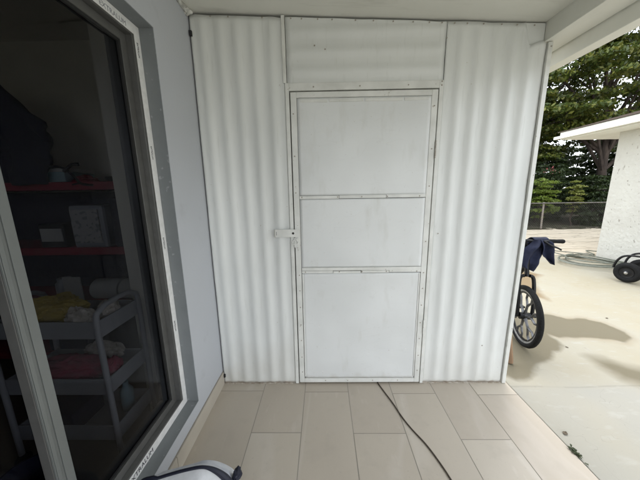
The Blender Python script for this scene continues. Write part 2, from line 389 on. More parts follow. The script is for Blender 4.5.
hb.add(ov, [(0, 1, 5, 4), (1, 2, 6, 5), (2, 3, 7, 6), (3, 0, 4, 7)])
put('outer_wall', hb, M_wall, house)
rb = MB()      # slate painted lining of the opening, slightly proud of the masonry
rb.box(-.94, -.7515, O1 - .004, O1 - .0005, OB + .004, OT - .004).box(-.94, -.7515, O0 + .0005, O0 + .004, OB + .004, OT - .004)
rb.box(-.94, -.7515, O0, O1, OB + .0005, OB + .004).box(-.94, -.7515, O0, O1, OT - .004, OT - .0005)
put('window_reveal', rb, M_reveal, house)
sk = MB()
yy = 1.62
while yy > -2.9:
    sk.box(-.7495, -.739, yy - .597, yy, .001, .096); yy -= .6
put('skirting', sk, M_skirt, house, bevel=.0015)
put('skirting_joint', MB().box(-.7495, -.744, -2.9, 1.625, .0965, .0995), M_grout, house)
ib = MB()
ib.box(-3.3, -3.2, -1.6, 2.2, 0, 2.5).box(-3.2, -.951, 2.1, 2.2, 0, 2.5)
ib.box(-3.2, -2.7, -1.6, -1.5, 0, 2.5).box(-1.5, -.951, -1.6, -1.5, 0, 2.5).box(-2.7, -1.5, -1.6, -1.5, 0, 1.55).box(-2.7, -1.5, -1.6, -1.5, 2.15, 2.5)  # unseen wall; the opening left in it is added to light the room
ib.box(-3.3, -.951, -1.6, 2.2, 2.5, 2.6)
put('room_wall', ib, M_int, house)
put('partition', MB().box(-1.125, -.951, 1.38, 1.45, 0, 2.5), M_int, house)
put('room_floor', MB().box(-3.3, -.951, -1.6, 2.2, -.1, 0), M_intfl, house)
M_shing = mat('brown roof shingle', (.14, .108, .085), (.095, .075, .062), scale=14, rough=.9, bump=.8, bscale=30, bdist=.01)
put('roof', MB().prism([(-7.5, 2.62), (-.72, 2.62), (-.72, 2.70), (-4.1, 3.7), (-7.5, 2.70)], 'y', -3.4, 2.4), M_shing, house)

win = MB()   # window frame: a flat outer ring, a step down to the track
def ringbox(mb, x0, x1, y0, y1, z0, z1, w, wz=None):
    wz = wz or w
    mb.box(x0, x1, y1 - w, y1, z0, z1).box(x0, x1, y0, y0 + w, z0, z1)
    mb.box(x0, x1, y0 + w, y1 - w, z0, z0 + wz).box(x0, x1, y0 + w, y1 - w, z1 - wz, z1)
e = .0045
FY0, FY1, FZ0, FZ1 = O0 + e, O1 - e, OB + e, OT - e
ringbox(win, -.938, -.8165, FY0, FY1, FZ0, FZ1, .05)
wf = put('window', win, M_frame, house, bevel=.0015)
tp = MB(); ringbox(tp, -.8160, -.8150, FY0 + .0005, FY1 - .0005, FZ0 + .0005, FZ1 - .0005, .036, .042)
tp.box(-.842, -.8163, FY1 - .0015, FY1 + .0015, FZ0 + .02, FZ1 - .02)
put('protective_tape', tp, M_tape, wf, label='white printed film left on the window frame')
# print on the film
for s0 in (.825, .30):
    put('lettering', text_mb('EXTRALUM', .030, (-.8148, s0, OB + .0165), (0, 1, 0), (0, 0, 1)), M_ink, wf)
for z in (2.035, 1.600, 1.160, .700):
    put('lettering', text_mb('EXTRALUM', .012, (-.8148, 1.254, z), (0, 0, -1), (0, 1, 0)), M_ink, wf)
for s0 in (1.02, .52):
    put('lettering', text_mb('EXTRALUM', .026, (-.8148, s0 + .05, OT - .040), (0, 1, 0), (0, 0, 1)), M_inkg, wf)
lines = MB()
for k in range(4): lines.box(-.8149, -.8145, .72, 1.0, OT - .018 - k * .0065, OT - .0155 - k * .0065)
put('fine_print', lines, M_inkg, wf)
# right (front) sash and left (rear) sash
def sash(x, y0, y1, zb, zt, M):
    s = MB(); ringbox(s, x - .03, x, y0, y1, zb, zt, .034, .036); o = put('sash', s, M, wf, bevel=.0015)
    k = MB(); ringbox(k, x - .018, x - .0035, y0 + .0345, y1 - .0345, zb + .0365, zt - .0365, .011); put('gasket', k, M_gasket, wf)
    put('glass_pane', MB().box(x - .013, x - .0115, y0 + .0457, y1 - .0457, zb + .0477, zt - .0477), M_glass, wf)
zb, zt = FZ0 + .0505, FZ1 - .0505
sash(-.843, .621, FY1 - .0505, zb, zt, M_frame)
sash(-.885, FY0 + .0505, .688, zb, zt, M_frame)
stl = MB(); stl.box(-.8425, -.836, .623, .672, zb + .002, zt - .002)
stl.box(-.8355, -.833, .625, .636, zb + .004, zt - .004).box(-.8355, -.8325, .645, .669, zb + .004, zt - .004)
put('meeting_stile', stl, M_stile, wf, bevel=.001)
tr_ = MB(); tr_.box(-.8425, -.838, FY0 + .051, .620, zb - .0002, zb + .012)
put('track', tr_, M_frame, wf)

# ------------------------------------------------------------------ porch roof
pr = empty('porch_roof', (.3, -.3, 2.3), 'white painted sloping porch ceiling with a beam and a fascia board along its open side', 'porch roof')
YB, YE = -1.9, 2.05
put('ceiling_board', MB().prism([(-.7495, zc(-.7495)), (1.2495, zc(1.2495)), (1.2495, zc(1.2495) + .03), (-.7495, zc(-.7495) + .03)], 'y', YB, YE), M_ceil, pr)
bm_ = MB().box(1.250, 1.394, YB, YE, 2.182, 2.335)
put('beam', bm_, M_beam, pr, bevel=.003)
fb = MB().box(1.400, 1.474, YB, YE + .02, 2.106, 2.34)
fa = put('fascia_board', fb, M_fascia, pr, bevel=.003)
put('joint_seam', MB().box(1.3985, 1.4755, 1.175, 1.1775, 2.1045, 2.34), M_grout, fa)
put('roof_deck', MB().prism([(-.715, 2.425), (1.49, 2.345), (1.49, 2.375), (-.715, 2.46)], 'y', YB - .05, YE + .05), M_shing, pr)
ck = MB(); pts = [(-.742, 1.622 - i * .03, zc(-.742) - .006) for i in range(16)]
ck.tube([Vector(p) + Vector((random.uniform(-.003, .003), 0, random.uniform(-.004, .003))) for p in pts], [random.uniform(.008, .017) for _ in pts], 8)
ck.blob((-.74, 1.60, zc(-.74) - .012), (.022, .03, .016), 3, .4)
put('caulk_bead', ck, M_caulk, pr, smooth=True)

# ------------------------------------------------------------------ the corrugated metal screen
scr = empty('metal_screen', (.27, YW, 0), 'white corrugated metal screen wall with a door in it, at the end of the porch', 'wall')
def sheet(name, x0, x1, z0, ztop, horiz=False, period=.097, amp=.0108, ph=0., yo=0., fl=(0, 0, 0, 0), nseed=0, tear=False, label=None):
    """fl: flattening lengths at left, right, bottom, top"""
    nu = int((x1 - x0) / (.03 if horiz else period / 10)); nv = 90 if not horiz else 60
    def fn(u, v):
        x = x0 + (x1 - x0) * u; zt_ = ztop(x); z = z0 + (zt_ - z0) * v
        s = (z - z0 if horiz else x - x0) / period + ph
        c = math.cos(2 * math.pi * s); w = 2 * (.5 + .5 * c) ** 1.35 - 1
        k = 1.
        for d, L in ((x - x0, fl[0]), (x1 - x, fl[1]), (z - z0, fl[2]), (zt_ - z, fl[3])):
            if L: k *= min(1, .12 + .88 * (d / L)) if d < L else 1
        d = .004 * noise.noise(Vector((x * 3 + nseed, z * 1.6, nseed))) + .0022 * noise.noise(Vector((x * 11, z * 6, nseed))) + .0009 * noise.noise(Vector((x * 34, z * 20, nseed)))
        y = YW + yo - amp * k * (w + 1) * .5 - d
        if tear:                                     # the top corner was bent forward and dented
            q = math.exp(-((x - 1.12) / .10) ** 2 - ((z - zt_ + .05) / .09) ** 2); y += .004 * q - .0
            y -= .010 * math.exp(-((x - 1.19) / .08) ** 2 - ((z - zt_) / .05) ** 2)
            y -= .006 * math.sin(x * 30 + z * 20) * math.exp(-((x - 1.02) / .12) ** 2 - ((z - 2.18) / .06) ** 2)
        return (x, y, z)
    return put(name, MB().grid(fn, nu, nv), M_sheet, scr, smooth=True, solid=.0012, off=1, label=label)
def rag(x, s=0): return .0035 + .003 * noise.noise(Vector((x * 30, s, 0)))
sheet('corrugated_sheet', -.742, -.2175, .003, lambda x: zc(x) - .013 + .005 * noise.noise(Vector((x * 12, 0, 0))), ph=.30, fl=(.05, .03, .02, .05), nseed=1, label='left sheet with upright corrugations')
def tear_top(x):
    if x < 1.135: return zc(x) - .010 + .005 * noise.noise(Vector((x * 9, 0, 8)))
    if x < 1.165: a = (x - 1.135) / .03; return (zc(1.135) - .007) * (1 - a) + 2.163 * a
    if x < 1.248: a = (x - 1.165) / .083; return 2.163 + .030 * a ** .8
    return 2.178
sheet('corrugated_sheet', .703, 1.263, .003, tear_top, ph=.12, fl=(.05, .06, .02, .07), nseed=5, tear=True, label='right sheet with upright corrugations and a bent top corner')
sheet('header_sheet', -.2035, .7015, 1.998, lambda x: zc(x) - .010 + .004 * noise.noise(Vector((x * 7, 0, 3))), horiz=True, period=.10, amp=.0075, ph=.35, fl=(.04, .04, .012, .03), nseed=9, label='sheet over the door with level corrugations')
put('corner_plate', MB().prism([(1.10, 2.10), (1.247, 2.10), (1.247, zc(1.247) - .006), (1.10, zc(1.10) - .009)], 'y', YW - .0015, YW + .0005), M_sheet, scr)
# trim round the door
tm = MB()
tm.box(-.226, -.2065, YW - .010, YW + .03, 1.998, zc(-.21) - .006)                # upright strip above the door frame
tm.box(-.216, -.1935, YW - .012, YW + .03, .004, 1.9975)                          # left jamb
tm.box(-.1930, .6800, YW - .012, YW + .03, 1.9560, 1.9975)                        # head
tm.box(.6805, .7020, YW - .012, YW + .03, .004, 1.9975)                           # right jamb
put('door_frame', tm, M_trim, scr, bevel=.002)
put('edge_post', MB().box(1.2675, 1.2925, YW - .016, YW + .006, .003, 2.178), M_trim, scr, bevel=.002)
put('rear_post', MB().box(1.205, 1.258, YW + .0615, YW + .075, -.01, 2.178), M_trim, scr, bevel=.002)
put('backing', MB().prism([(-.748, 0), (1.2475, 0), (1.2475, zc(1.2475) - .001), (-.748, zc(-.748) - .001)], 'y', YW + .04, YW + .06), M_dark, scr)  # unseen dark sheet added behind the screen so its gaps stay dark
put('foot_seal', MB().grid(lambda u, v: (.70 + u * .56, YW - .012 + .022 * v, .0008 + .005 * v + .004 * noise.noise(Vector((u * 40, v, 0)))), 90, 3), mat('dirty mortar', (.30, .25, .19), (.5, .46, .4), scale=30, rough=.9), scr)
put('foot_seal', MB().grid(lambda u, v: (-.742 + u * .52, YW - .012 + .022 * v, .0008 + .005 * v + .004 * noise.noise(Vector((u * 40, v, 5)))), 90, 3), bpy.data.materials['dirty mortar'], scr)
# screws
sm = MB().lathe([(.0001, -.0022), (.0035, -.0018), (.0045, 0), (.0001, 0)], (0, 0, 0), (0, 1, 0), 10).mesh('screw'); sm.materials.append(M_screw)
def screw(x, y, z, par):
    o = bpy.data.objects.new('screw', sm); o.location = (x, y, z); col.objects.link(o); o.parent = par; o.matrix_parent_inverse = par.matrix_basis.inverted(); return o
for x in (-.62, -.52, -.33, -.17, -.11, -.02, .06, .19, .29, .40, .51, .60, .67, .74, .81, .90, 1.0, 1.085, 1.18):
    screw(x, YW - .010, zc(x) - .022, scr)
for x in (-.05, .22, .50): screw(x, YW - .0125, 1.975, scr)
for x, z in ((.692, 1.99), (.692, 1.97), (.7, 2.21), (.735, 1.10), (-.205, 1.05), (1.283, 2.155), (1.10, .30), (-.04, 2.19), (.02, 2.17)): screw(x, YW - (.0165 if x > 1.26 else .0125 if .68 < x < .703 or x < -.2 else .0085), z, scr)
# small dark pads in the corner
put('corner_pad', MB().box(-.746, -.732, YW - .014, YW - .002, 2.252, 2.278), M_gasket, scr)
put('corner_pad', MB().box(-.7385, -.728, YW - .018, YW - .006, .058, .080), M_gasket, scr)

# the door
D0, D1, DZ0, DZ1 = -.1870, .6740, .014, 1.9485
door = put('door', (lambda b: (ringbox_xz(b, D0, D1, YW - .014, YW + .018, DZ0, DZ1, .032)))(MB()) if False else MB().box(D0, D0 + .036, YW - .014, YW + .018, DZ0, DZ1).box(D1 - .036, D1, YW - .014, YW + .018, DZ0, DZ1).box(D0 + .036, D1 - .036, YW - .014, YW + .018, DZ0, DZ0 + .032).box(D0 + .036, D1 - .036, YW - .014, YW + .018, DZ1 - .032, DZ1), M_trim, scr, bevel=.0025)
def panel(z0, z1, inset, seed, wx=0):
    x0, x1 = D0 + .0375 + wx, D1 - .0375 - wx
    def fn(u, v):
        x = x0 + (x1 - x0) * u; z = z0 + (z1 - z0) * v; ed = min(1, min(u, 1 - u, v, 1 - v) / .12)
        return (x, YW - .0125 + inset - ed * (.0080 * noise.noise(Vector((x * 2.2, z * 2.0, seed))) + .0042 * noise.noise(Vector((x * 6, z * 5, seed + 4)))), z)
    return put('door_panel', MB().grid(fn, 40, 40), M_door, door, smooth=True, solid=.0015, off=1)
panel(1.3520, DZ1 - .034, 0, 1); panel(.8830, 1.3290, .0005, 2); panel(DZ0 + .034, .8420, .0012, 3, .004)
# strips across the panels, cut in short lengths
def strip(z, h, segs):
    for x0, x1, dz in segs: put('cover_strip', MB().box(x0, x1, YW - .0172, YW - .0100, z + dz, z + dz + h), M_trim, door, bevel=.0012)
strip(1.3305, .0195, [(-.150, .098, 0), (.100, .392, .0012), (.394, .636, .002)])
strip(.8610, .0205, [(-.148, .636, 0)])
strip(.8440, .0150, [(-.148, .058, 0), (.060, .242, -.002), (.246, .428, .0005), (.430, .636, .002)])
strip(DZ1 - .058, .016, [(-.130, .03, 0), (.04, .24, .001), (.25, .47, 0), (.48, .62, .001)])
for x in (D0 + .0395, D1 - .0475): put('cover_strip', MB().box(x, x + .008, YW - .0162, YW - .0118, DZ0 + .05, .838), M_trim, door, bevel=.001)
for x in (-.135, .09, .24, .40, .60): screw(x, YW - .0172, 1.3402 + .001, door); screw(x + .01, YW - .0172, .8525, door)
for z in (.83, .72, .60, .47, .35, .22, .10): screw(-.1655, YW - .0142, z, door); screw(.6565, YW - .0142, z + .01, door)
for z in (1.86, 1.62, 1.40, 1.05): screw(.6565, YW - .0142, z, door); screw(-.172, YW - .0142, z - .03, door)
for x in (.0, .16, .34, .52): screw(x, YW - .0142, DZ0 + .016, door)
# hasp and its keeper
hp = put('hasp', MB().box(-.313, -.160, YW - .0305, YW - .0265, 1.0905, 1.1415), M_trim, door, bevel=.002)
put('hasp_edge', MB().box(-.3145, -.3105, YW - .030, YW - .012, 1.090, 1.142), M_screw, hp)
put('hasp_slot', MB().box(-.3040, -.3020, YW - .0312, YW - .0303, 1.104, 1.128), M_dark, hp)
put('hasp_bolt', MB().lathe([(.0001, -.004), (.006, -.0035), (.0075, 0), (.0001, 0)], (-.196, YW - .0305, 1.116), (0, 1, 0), 14), M_dark, hp, smooth=True)
kb = MB(); kb.tube([(-.185 + .017 * math.cos(a), YW - .022, 1.055 + .017 * math.sin(a)) for a in [i * math.pi / 8 - .6 for i in range(14)]], .0035, 8)
kb.box(-.192, -.166, YW - .019, YW - .0142, 1.020, 1.085); kb.cyl((-.172, YW - .026, 1.075), (-.172, YW - .014, 1.075), .006)
put('keeper', kb, M_trim, door, smooth=True)
for z in (1.615, .45): put('hinge', MB().cyl((.6780, YW - .018, z - .05), (.6780, YW - .018, z + .05), .0048, 10), M_screw if z > 1 else M_trim, door, smooth=True)

# ------------------------------------------------------------------ cord, weed, wooden stick
cp = [(.372, 1.72), (.377, 1.634), (.406, 1.539), (.441, 1.438), (.470, 1.333), (.502, 1.253), (.547, 1.165), (.578, 1.075), (.600, .985), (.62, .85), (.60, .60), (.5, .2), (.45, -.4)]
def smoothpath(P, n=8):
    out = []
    for i in range(len(P) - 1):
        a, b, c, d = [Vector(P[min(max(k, 0), len(P) - 1)]) for k in (i - 1, i, i + 1, i + 2)]
        for k in range(n):
            t_ = k / n; out.append(.5 * ((2 * b) + (c - a) * t_ + (2 * a - 5 * b + 4 * c - d) * t_ ** 2 + (3 * b - a - 3 * c + d) * t_ ** 3))
    out.append(Vector(P[-1])); return out
M_cord = mat('brown rubber cable', (.065, .048, .036), rough=.6)
co_ = put('cable', MB().tube(smoothpath([(x, y, .0045) for x, y in cp]), .0038, 8), M_cord, smooth=True)
tag(co_, 'thin dark brown cable running out under the white metal door over the tiles', 'cable')
M_weed = mat('dark weed leaf', (.035, .05, .02), (.06, .07, .03), scale=60, rough=.7)
wd = MB()
for i in range(60):
    a = random.uniform(0, 6.28); l_ = random.uniform(.006, .02); h = random.uniform(.002, .016)
    b = Vector((1.314 + random.gauss(0, .005), 1.12 + random.gauss(0, .018), -.002)); d = Vector((math.cos(a), math.sin(a) * 1.4, 0)); s_ = Vector((-d.y, d.x, 0)) * .004
    t0 = b + d * l_ * .5 + Vector((0, 0, h)); t1 = b + d * l_ + Vector((0, 0, h * .6))
    wd.add([b, t0 + s_, t1, t0 - s_], [(0, 1, 2, 3)])
tag(put('weed', wd, M_weed), 'small dark weed growing in the joint between porch tiles and concrete', 'weed')
M_dead = mat('dry leaf', (.16, .13, .09), (.09, .07, .05), scale=60, rough=.9)
for x, y, a, L, l_ in ((1.318 + .05, 1.235, .6, .030, 'small grey dry leaf on the concrete just above the weed'), (2.13, 2.045, 2.1, .022, 'tiny dry leaf at the edge of the dark patch beside the bicycle wheel'), (3.02, 2.55, .3, .026, 'tiny dry leaf above the long dark mark on the concrete')):
    def lf(u, v, x=x, y=y, a=a, L=L):
        w = math.sin(math.pi * u) * .38 * (v - .5) * 2; q = (u - .5)
        return (x + L * (q * math.cos(a) - w * math.sin(a)), y + L * (q * math.sin(a) + w * math.cos(a)), -.0045 + L * (.25 * abs(v - .5) + .2 * (u - .4) ** 2))
    tag(put('fallen_leaf', MB().grid(lf, 10, 4), M_dead, smooth=True, solid=.0004, off=1), l_, 'leaf')
M_wood = mat('weathered wood', (.36, .24, .14), (.24, .15, .09), scale=20, rough=.8, stretch=(1, 1, .15), bump=.4, bscale=50)
st = put('wooden_stick', MB().tube([(1.487, 1.838, .003), (1.482, 1.842, .05), (1.463, 1.86, .25), (1.43, 1.90, .62)], [.021, .022, .019, .017], 8), M_wood, smooth=True, bevel=.002)
tag(st, 'short brown wooden stick leaning behind the right edge of the white screen', 'stick')

# ------------------------------------------------------------------ white bag with navy piping, bottom left
M_bag = mat('white woven fabric', (.66, .67, .70), (.50, .52, .58), scale=16, rough=.8, bump=.6, bscale=60, bdist=.004)
M_bagg = mat('grey white mesh fabric', (.42, .43, .44), (.62, .63, .65), scale=7, rough=.7, bump=.6, bscale=70, bdist=.004)
M_navy = mat('navy piping', (.006, .008, .022), rough=.6)
bag = empty('bag', (-.52, .78, 0), 'white fabric bag edged with navy piping, standing at the foot of the window', 'bag')
FR = [(-.722, .03), (-.728, .20), (-.711, .288), (-.641, .314), (-.58, .336), (-.52, .355), (-.462, .367), (-.424, .357), (-.388, .329), (-.361, .288), (-.346, .22), (-.338, .03)]
BK = [(-.728, .03), (-.735, .16), (-.722, .225), (-.655, .250), (-.60, .268), (-.55, .284), (-.50, .300), (-.446, .291), (-.395, .266), (-.366, .230), (-.350, .17), (-.342, .03)]
FR = [(x - .012, z - .014 if z > .1 else z) for x, z in FR]; BK = [(x - .008, z - .014 if z > .1 else z) for x, z in BK]
fo = smoothpath([(x, .78, z) for x, z in FR], 5); bo = smoothpath([(x, .845, z) for x, z in BK], 5)
def bagface(ol, side, bulge):
    mb = MB(); n = len(ol); rings = 10; v = []
    for j in range(rings + 1):
        s_ = 1 - j / rings
        for p in ol:
            x = -.53 + (p.x + .53) * s_; z = max(.003, .14 + (p.z - .14) * s_)
            v.append((x, p.y + side * (bulge * math.sqrt(max(0, 1 - s_ ** 3)) + (1 - s_) * .03 * noise.noise(Vector((x * 14, z * 14, side)))), z))
    f = [(j * n + i, j * n + i + 1, (j + 1) * n + i + 1, (j + 1) * n + i) for j in range(rings) for i in range(n - 1)]
    return mb.add(v, f if side > 0 else [q[::-1] for q in f])
put('side_panel', bagface(fo, -1, .06), M_bagg, bag, smooth=True); put('side_panel', bagface(bo, 1, .05), M_bag, bag, smooth=True)
gs = MB(); n_ = len(fo)
gs.add([fo[i].lerp(bo[i], k / 4) + Vector((0, 0, .006 * math.sin(k * math.pi / 4))) for k in range(5) for i in range(n_)], [(j * n_ + i, j * n_ + i + 1, (j + 1) * n_ + i + 1, (j + 1) * n_ + i) for j in range(4) for i in range(n_ - 1)])
put('gusset', gs, M_bag, bag, smooth=True)
put('piping', MB().tube(fo, [.011 if p.x < -.655 else .006 if p.x < -.46 else min(.013, .006 + (p.x + .46) * .10) for p in fo], 8), M_navy, bag, smooth=True)
put('corner_patch', MB().blob((-.362, .822, .262), (.017, .026, .018), 4, .2), M_navy, bag, smooth=True)
# ------------------------------------------------------------------ things seen through the window
GI = 'things in the dark room'
M_red = mat('dark red enamel', (.26, .010, .035), rough=.5)
M_black = mat('matte black', (.012, .012, .016), rough=.7)
M_pl = mat('pale plastic', (.55, .55, .53), rough=.5)
M_clear = mat('cloudy plastic', (.30, .31, .33), rough=.3)
M_paper = mat('paper', (.42, .41, .38), rough=.8)
M_print = overlay(mat('printed paper', (.42, .41, .39), rough=.8), (.20, .20, .21), noise_mask(34, .54, .60))
M_yel = mat('yellow cloth', (.38, .28, .05), rough=.9, bump=.5, bscale=30)
M_pink = mat('crimson cloth', (.36, .05, .09), (.14, .05, .06), scale=12, rough=.9, bump=.5, bscale=30)
M_cream = mat('cream fluffy cloth', (.60, .55, .46), (.36, .32, .26), scale=30, rough=.95, bump=.9, bscale=45)
M_teal = mat('dull teal box', (.22, .32, .34), rough=.6)
M_navyb = mat('dark navy cloth', (.012, .014, .035), rough=.9, bump=.5, bscale=14, bdist=.02)
sh = empty('shelving_unit', (-1.6, 1.85, 0), 'tall black shelving unit with dark red shelves seen through the window', 'shelves')
for z in (1.455, 1.01, .60, .2): put('shelf', MB().box(-2.9, -1.20, 1.70, 2.05, z - .045, z + .008), M_red, sh, bevel=.003)
for x in (-2.912, -1.19):
    for y in (1.69, 2.04): put('upright', MB().box(x - .012, x + .012, y - .012, y + .012, 0, 1.44), M_black, sh)
put('back_panel', MB().box(-2.95, -1.2, 2.052, 2.06, .1, 1.40), M_navyb, sh)
def small(name, mb, M, lab, cat, **k): return tag(put(name, mb, M, **k), lab, cat)
small('box', MB().box(-2.0, -1.72, 1.72, 1.95, 1.464, 1.53), M_teal, 'flat dull teal box lying on the top red shelf', 'box', bevel=.004)
small('book', MB().box(-1.98, -1.70, 1.73, 1.93, 1.531, 1.555), M_paper, 'thin pale book lying on the teal box', 'book', bevel=.002)
cb_ = MB().tube(smoothpath([(-1.86, 1.72, 1.55), (-1.74, 1.71, 1.56), (-1.66, 1.70, 1.52), (-1.60, 1.70, 1.45), (-1.52, 1.70, 1.44)]), .008, 6)
cb_.tube(smoothpath([(-1.70, 1.70, 1.53), (-1.64, 1.70, 1.57), (-1.60, 1.71, 1.575)]), .010, 6).tube(smoothpath([(-1.66, 1.70, 1.445), (-1.6, 1.70, 1.452), (-1.52, 1.70, 1.438)]), .006, 6)
small('headset', cb_, M_black, 'black headset with its lead hanging over the top red shelf', 'headset', smooth=True)
small('tray', MB().lathe([(.0, 0), (.11, 0), (.125, .03), (.118, .03), (.105, .006), (0, .006)], (-1.38, 1.82, 1.464), (0, 0, 1), 24), M_black, 'round black tray on the right of the top red shelf', 'tray', smooth=True)
# middle shelf
small('carton', MB().box(-1.98, -1.80, 1.72, 1.86, 1.009, 1.18), M_black, 'small dark carton with a white label on the middle shelf', 'carton', bevel=.003)
small('label_card', MB().box(-1.965, -1.815, 1.712, 1.7185, 1.06, 1.15), M_paper, 'white card standing before the dark carton', 'card')
jr = MB().box(-1.74, -1.50, 1.71, 1.90, 1.009, 1.31)
small('storage_tub', jr, M_clear, 'cloudy plastic tub on the middle red shelf', 'tub', bevel=.02)
pk = MB().box(-1.72, -1.53, 1.700, 1.7085, 1.05, 1.28)
small('packet', pk, M_print, 'pale printed packet leaning on the cloudy tub', 'packet')
small('suitcase', MB().box(-1.47, -1.22, 1.72, 2.0, 1.009, 1.36), M_navyb, 'dark navy case at the right end of the middle red shelf', 'case', bevel=.03)
# lower shelf
for i, (x0, x1) in enumerate(((-1.70, -1.50), (-1.49, -1.31))):
    rl = MB(); z = .742; r = .075
    rl.lathe([(.02, 0), (r * .93, 0), (r, .008), (r, .19), (r * .93, .198), (.02, .198)], (x0, 1.78, z - .055), (1, 0, 0), 28)
    small('paper_roll', rl, M_pl, ['left one of two pale paper rolls lying on the lower shelf', 'right one of two pale paper rolls lying on the lower shelf'][i], 'paper roll', smooth=True)
small('jar', MB().lathe([(.0, 0), (.05, 0), (.055, .02), (.055, .12), (.04, .14), (.04, .16), (0, .16)], (-1.95, 1.79, .609), (0, 0, 1), 20), M_clear, 'cloudy jar on the lower shelf left of the rolls', 'jar', smooth=True)
small('label_card', MB().box(-1.88, -1.75, 1.71, 1.716, .612, .80), M_paper, 'pale card standing on the lower shelf beside the jar', 'card')
for i, (x0, x1, z0, h_, M, l_) in enumerate(((-2.1, -1.8, .209, .25, M_navyb, 'dark crate on the bottom shelf at left'), (-1.75, -1.35, .209, .3, M_black, 'black crate on the bottom shelf at right'))):
    small('crate', MB().box(x0, x1, 1.72, 2.0, z0, z0 + h_), M, l_, 'crate', bevel=.01)
# black jacket hung above the shelf
def jk(u, v):
    x = -2.50 + u * .68; zt_ = 2.08 - .24 * max(0, (u - .72) / .28) ** .8; z = 1.45 + (zt_ - 1.45) * v
    return (x, 1.72 - .05 * math.sin(u * 9 + v * 2) - .05 * noise.noise(Vector((u * 5, v * 4, 2))), z)
small('jacket', MB().grid(jk, 40, 30), M_navyb, 'black jacket hanging beyond the glass at the far left', 'jacket', smooth=True, solid=.05)
# white trolley with three tray tiers
cart = empty('utility_cart', (-1.25, 1.19, 0), 'white three tier utility cart close behind the window glass', 'cart')
M_cart = mat('pale grey enamel', (.34, .34, .335), rough=.5)
for z, h_ in ((.80, .085), (.50, .085), (.235, .085)):
    t_ = MB().box(-1.56, -1.052, 1.062, 1.070, z - h_, z).box(-1.56, -1.052, 1.305, 1.313, z - h_, z).box(-1.060, -1.052, 1.0705, 1.3045, z - h_, z).box(-1.56, -1.552, 1.0705, 1.3045, z - h_, z).box(-1.551, -1.061, 1.071, 1.304, z - h_, z - h_ + .008)
    put('tray', t_, M_cart, cart, bevel=.002)
for y in (1.055, 1.32):
    for x in (-1.045, -1.567):
        put('post', MB().tube(smoothpath([(x, y, .07), (x, y, .5), (x, y, .80), (x, y + (.02 if y < 1.2 else -.02), .845)], 4), .0125, 10), M_cart, cart, smooth=True)
        c = put('caster', MB().lathe([(.006, -.012), (.032, -.012), (.036, -.008), (.036, .008), (.032, .012), (.006, .012)], (x, y, .036), (1, 0, 0), 20), M_black, cart, smooth=True)
for x in (-1.045, -1.567): put('handle', MB().tube(smoothpath([(x, 1.073, .845), (x, 1.12, .865), (x, 1.25, .868), (x, 1.302, .845)], 5), .0125, 10), M_cart, cart, smooth=True)
def crumple(c, r, seed, n=44):
    mb = MB(); v = []; f = []
    for i in range(n + 1):
        th = math.pi * i / n
        for k in range(2 * n):
            ph = math.pi * k / n; d = Vector((math.sin(th) * math.cos(ph), math.sin(th) * math.sin(ph), math.cos(th))); o_ = Vector((seed * 2.7, seed, 0))
            w1 = d + .5 * noise.noise_vector(d * 1.4 + o_)
            q = .86 + .26 * noise.noise(d * 1.7 + o_) + .20 * (1 - 2 * abs(noise.noise(w1 * 2.6 + o_))) * .8 + .09 * (1 - 2 * abs(noise.noise(w1 * 5.5 + o_)))
            v.append((c[0] + d.x * r[0] * q, c[1] + d.y * r[1] * q, c[2] + d.z * r[2] * q))
    for i in range(n):
        for k in range(2 * n): k2 = (k + 1) % (2 * n); f.append((i * 2 * n + k, (i + 1) * 2 * n + k, (i + 1) * 2 * n + k2, i * 2 * n + k2))
    return mb.add(v, f)
def cloth(name, c, r, M, lab, cat, seed, amp=.45): return small(name, crumple(c, r, seed), M, lab, cat, smooth=True)
cloth('cloth', (-1.33, 1.15, .83), (.15, .07, .07), M_yel, 'crumpled yellow cloth at the back of the cart top tray', 'cloth', 2)
for i, (c, r) in enumerate((((-1.17, 1.11, .80), (.07, .035, .055)), ((-1.10, 1.19, .80), (.035, .05, .05)))):
    cloth('rag', c, r, M_cream, ['cream fluffy rag on the near side of the cart top tray', 'small cream rag beside the cart rail, right of the larger one'][i], 'rag', 5 + i, .55)
cloth('towel', (-1.30, 1.15, .50), (.17, .07, .065), M_pink, 'crimson crumpled towel in the middle tray of the cart', 'towel', 11)
cloth('cloth', (-1.10, 1.15, .50), (.03, .05, .05), M_pink, 'small crimson cloth by the cart post, right of the towel', 'cloth', 12)
cloth('towel', (-1.40, 1.19, .81), (.09, .06, .06), M_clear, 'grey crumpled towel at the far corner of the cart top tray', 'towel', 15)
cloth('towel', (-1.22, 1.25, .535), (.10, .04, .05), M_cream, 'cream towel behind the crimson one in the middle tray', 'towel', 16)
small('bottle', MB().lathe([(0, 0), (.03, 0), (.032, .12), (.014, .15), (.014, .175), (0, .175)], (-1.14, 1.25, .16), (0, 0, 1), 18), M_teal, 'small teal bottle standing in the lowest cart tray', 'bottle', smooth=True)
small('box', MB().box(-1.50, -1.30, 1.09, 1.27, .16, .27), M_navyb, 'dark box in the lowest tray of the cart', 'box', bevel=.005)
small('box', MB().box(-1.22, -1.16, 1.715, 1.80, 1.02, 1.20), M_paper, 'narrow pale box at the right end of the middle red shelf', 'box', bevel=.003) if False else None
cloth('cap', (-1.66, 1.80, 1.475), (.07, .06, .035), M_red, 'small dark red cap beside the teal box on the top shelf', 'cap', 19)
small('bucket', MB().lathe([(0, 0), (.09, 0), (.11, .2), (.1, .2), (.085, .01), (0, .01)], (-1.28, .86, .003), (0, 0, 1), 24), M_navyb, 'dark bucket on the room floor before the cart', 'bucket', smooth=True)
def duf(u, v): return None
small('sack', MB().blob((-1.35, .55, .25), (.22, .16, .25), 21, .2), M_navyb, 'dark sack on the room floor behind the left pane', 'sack', smooth=True)

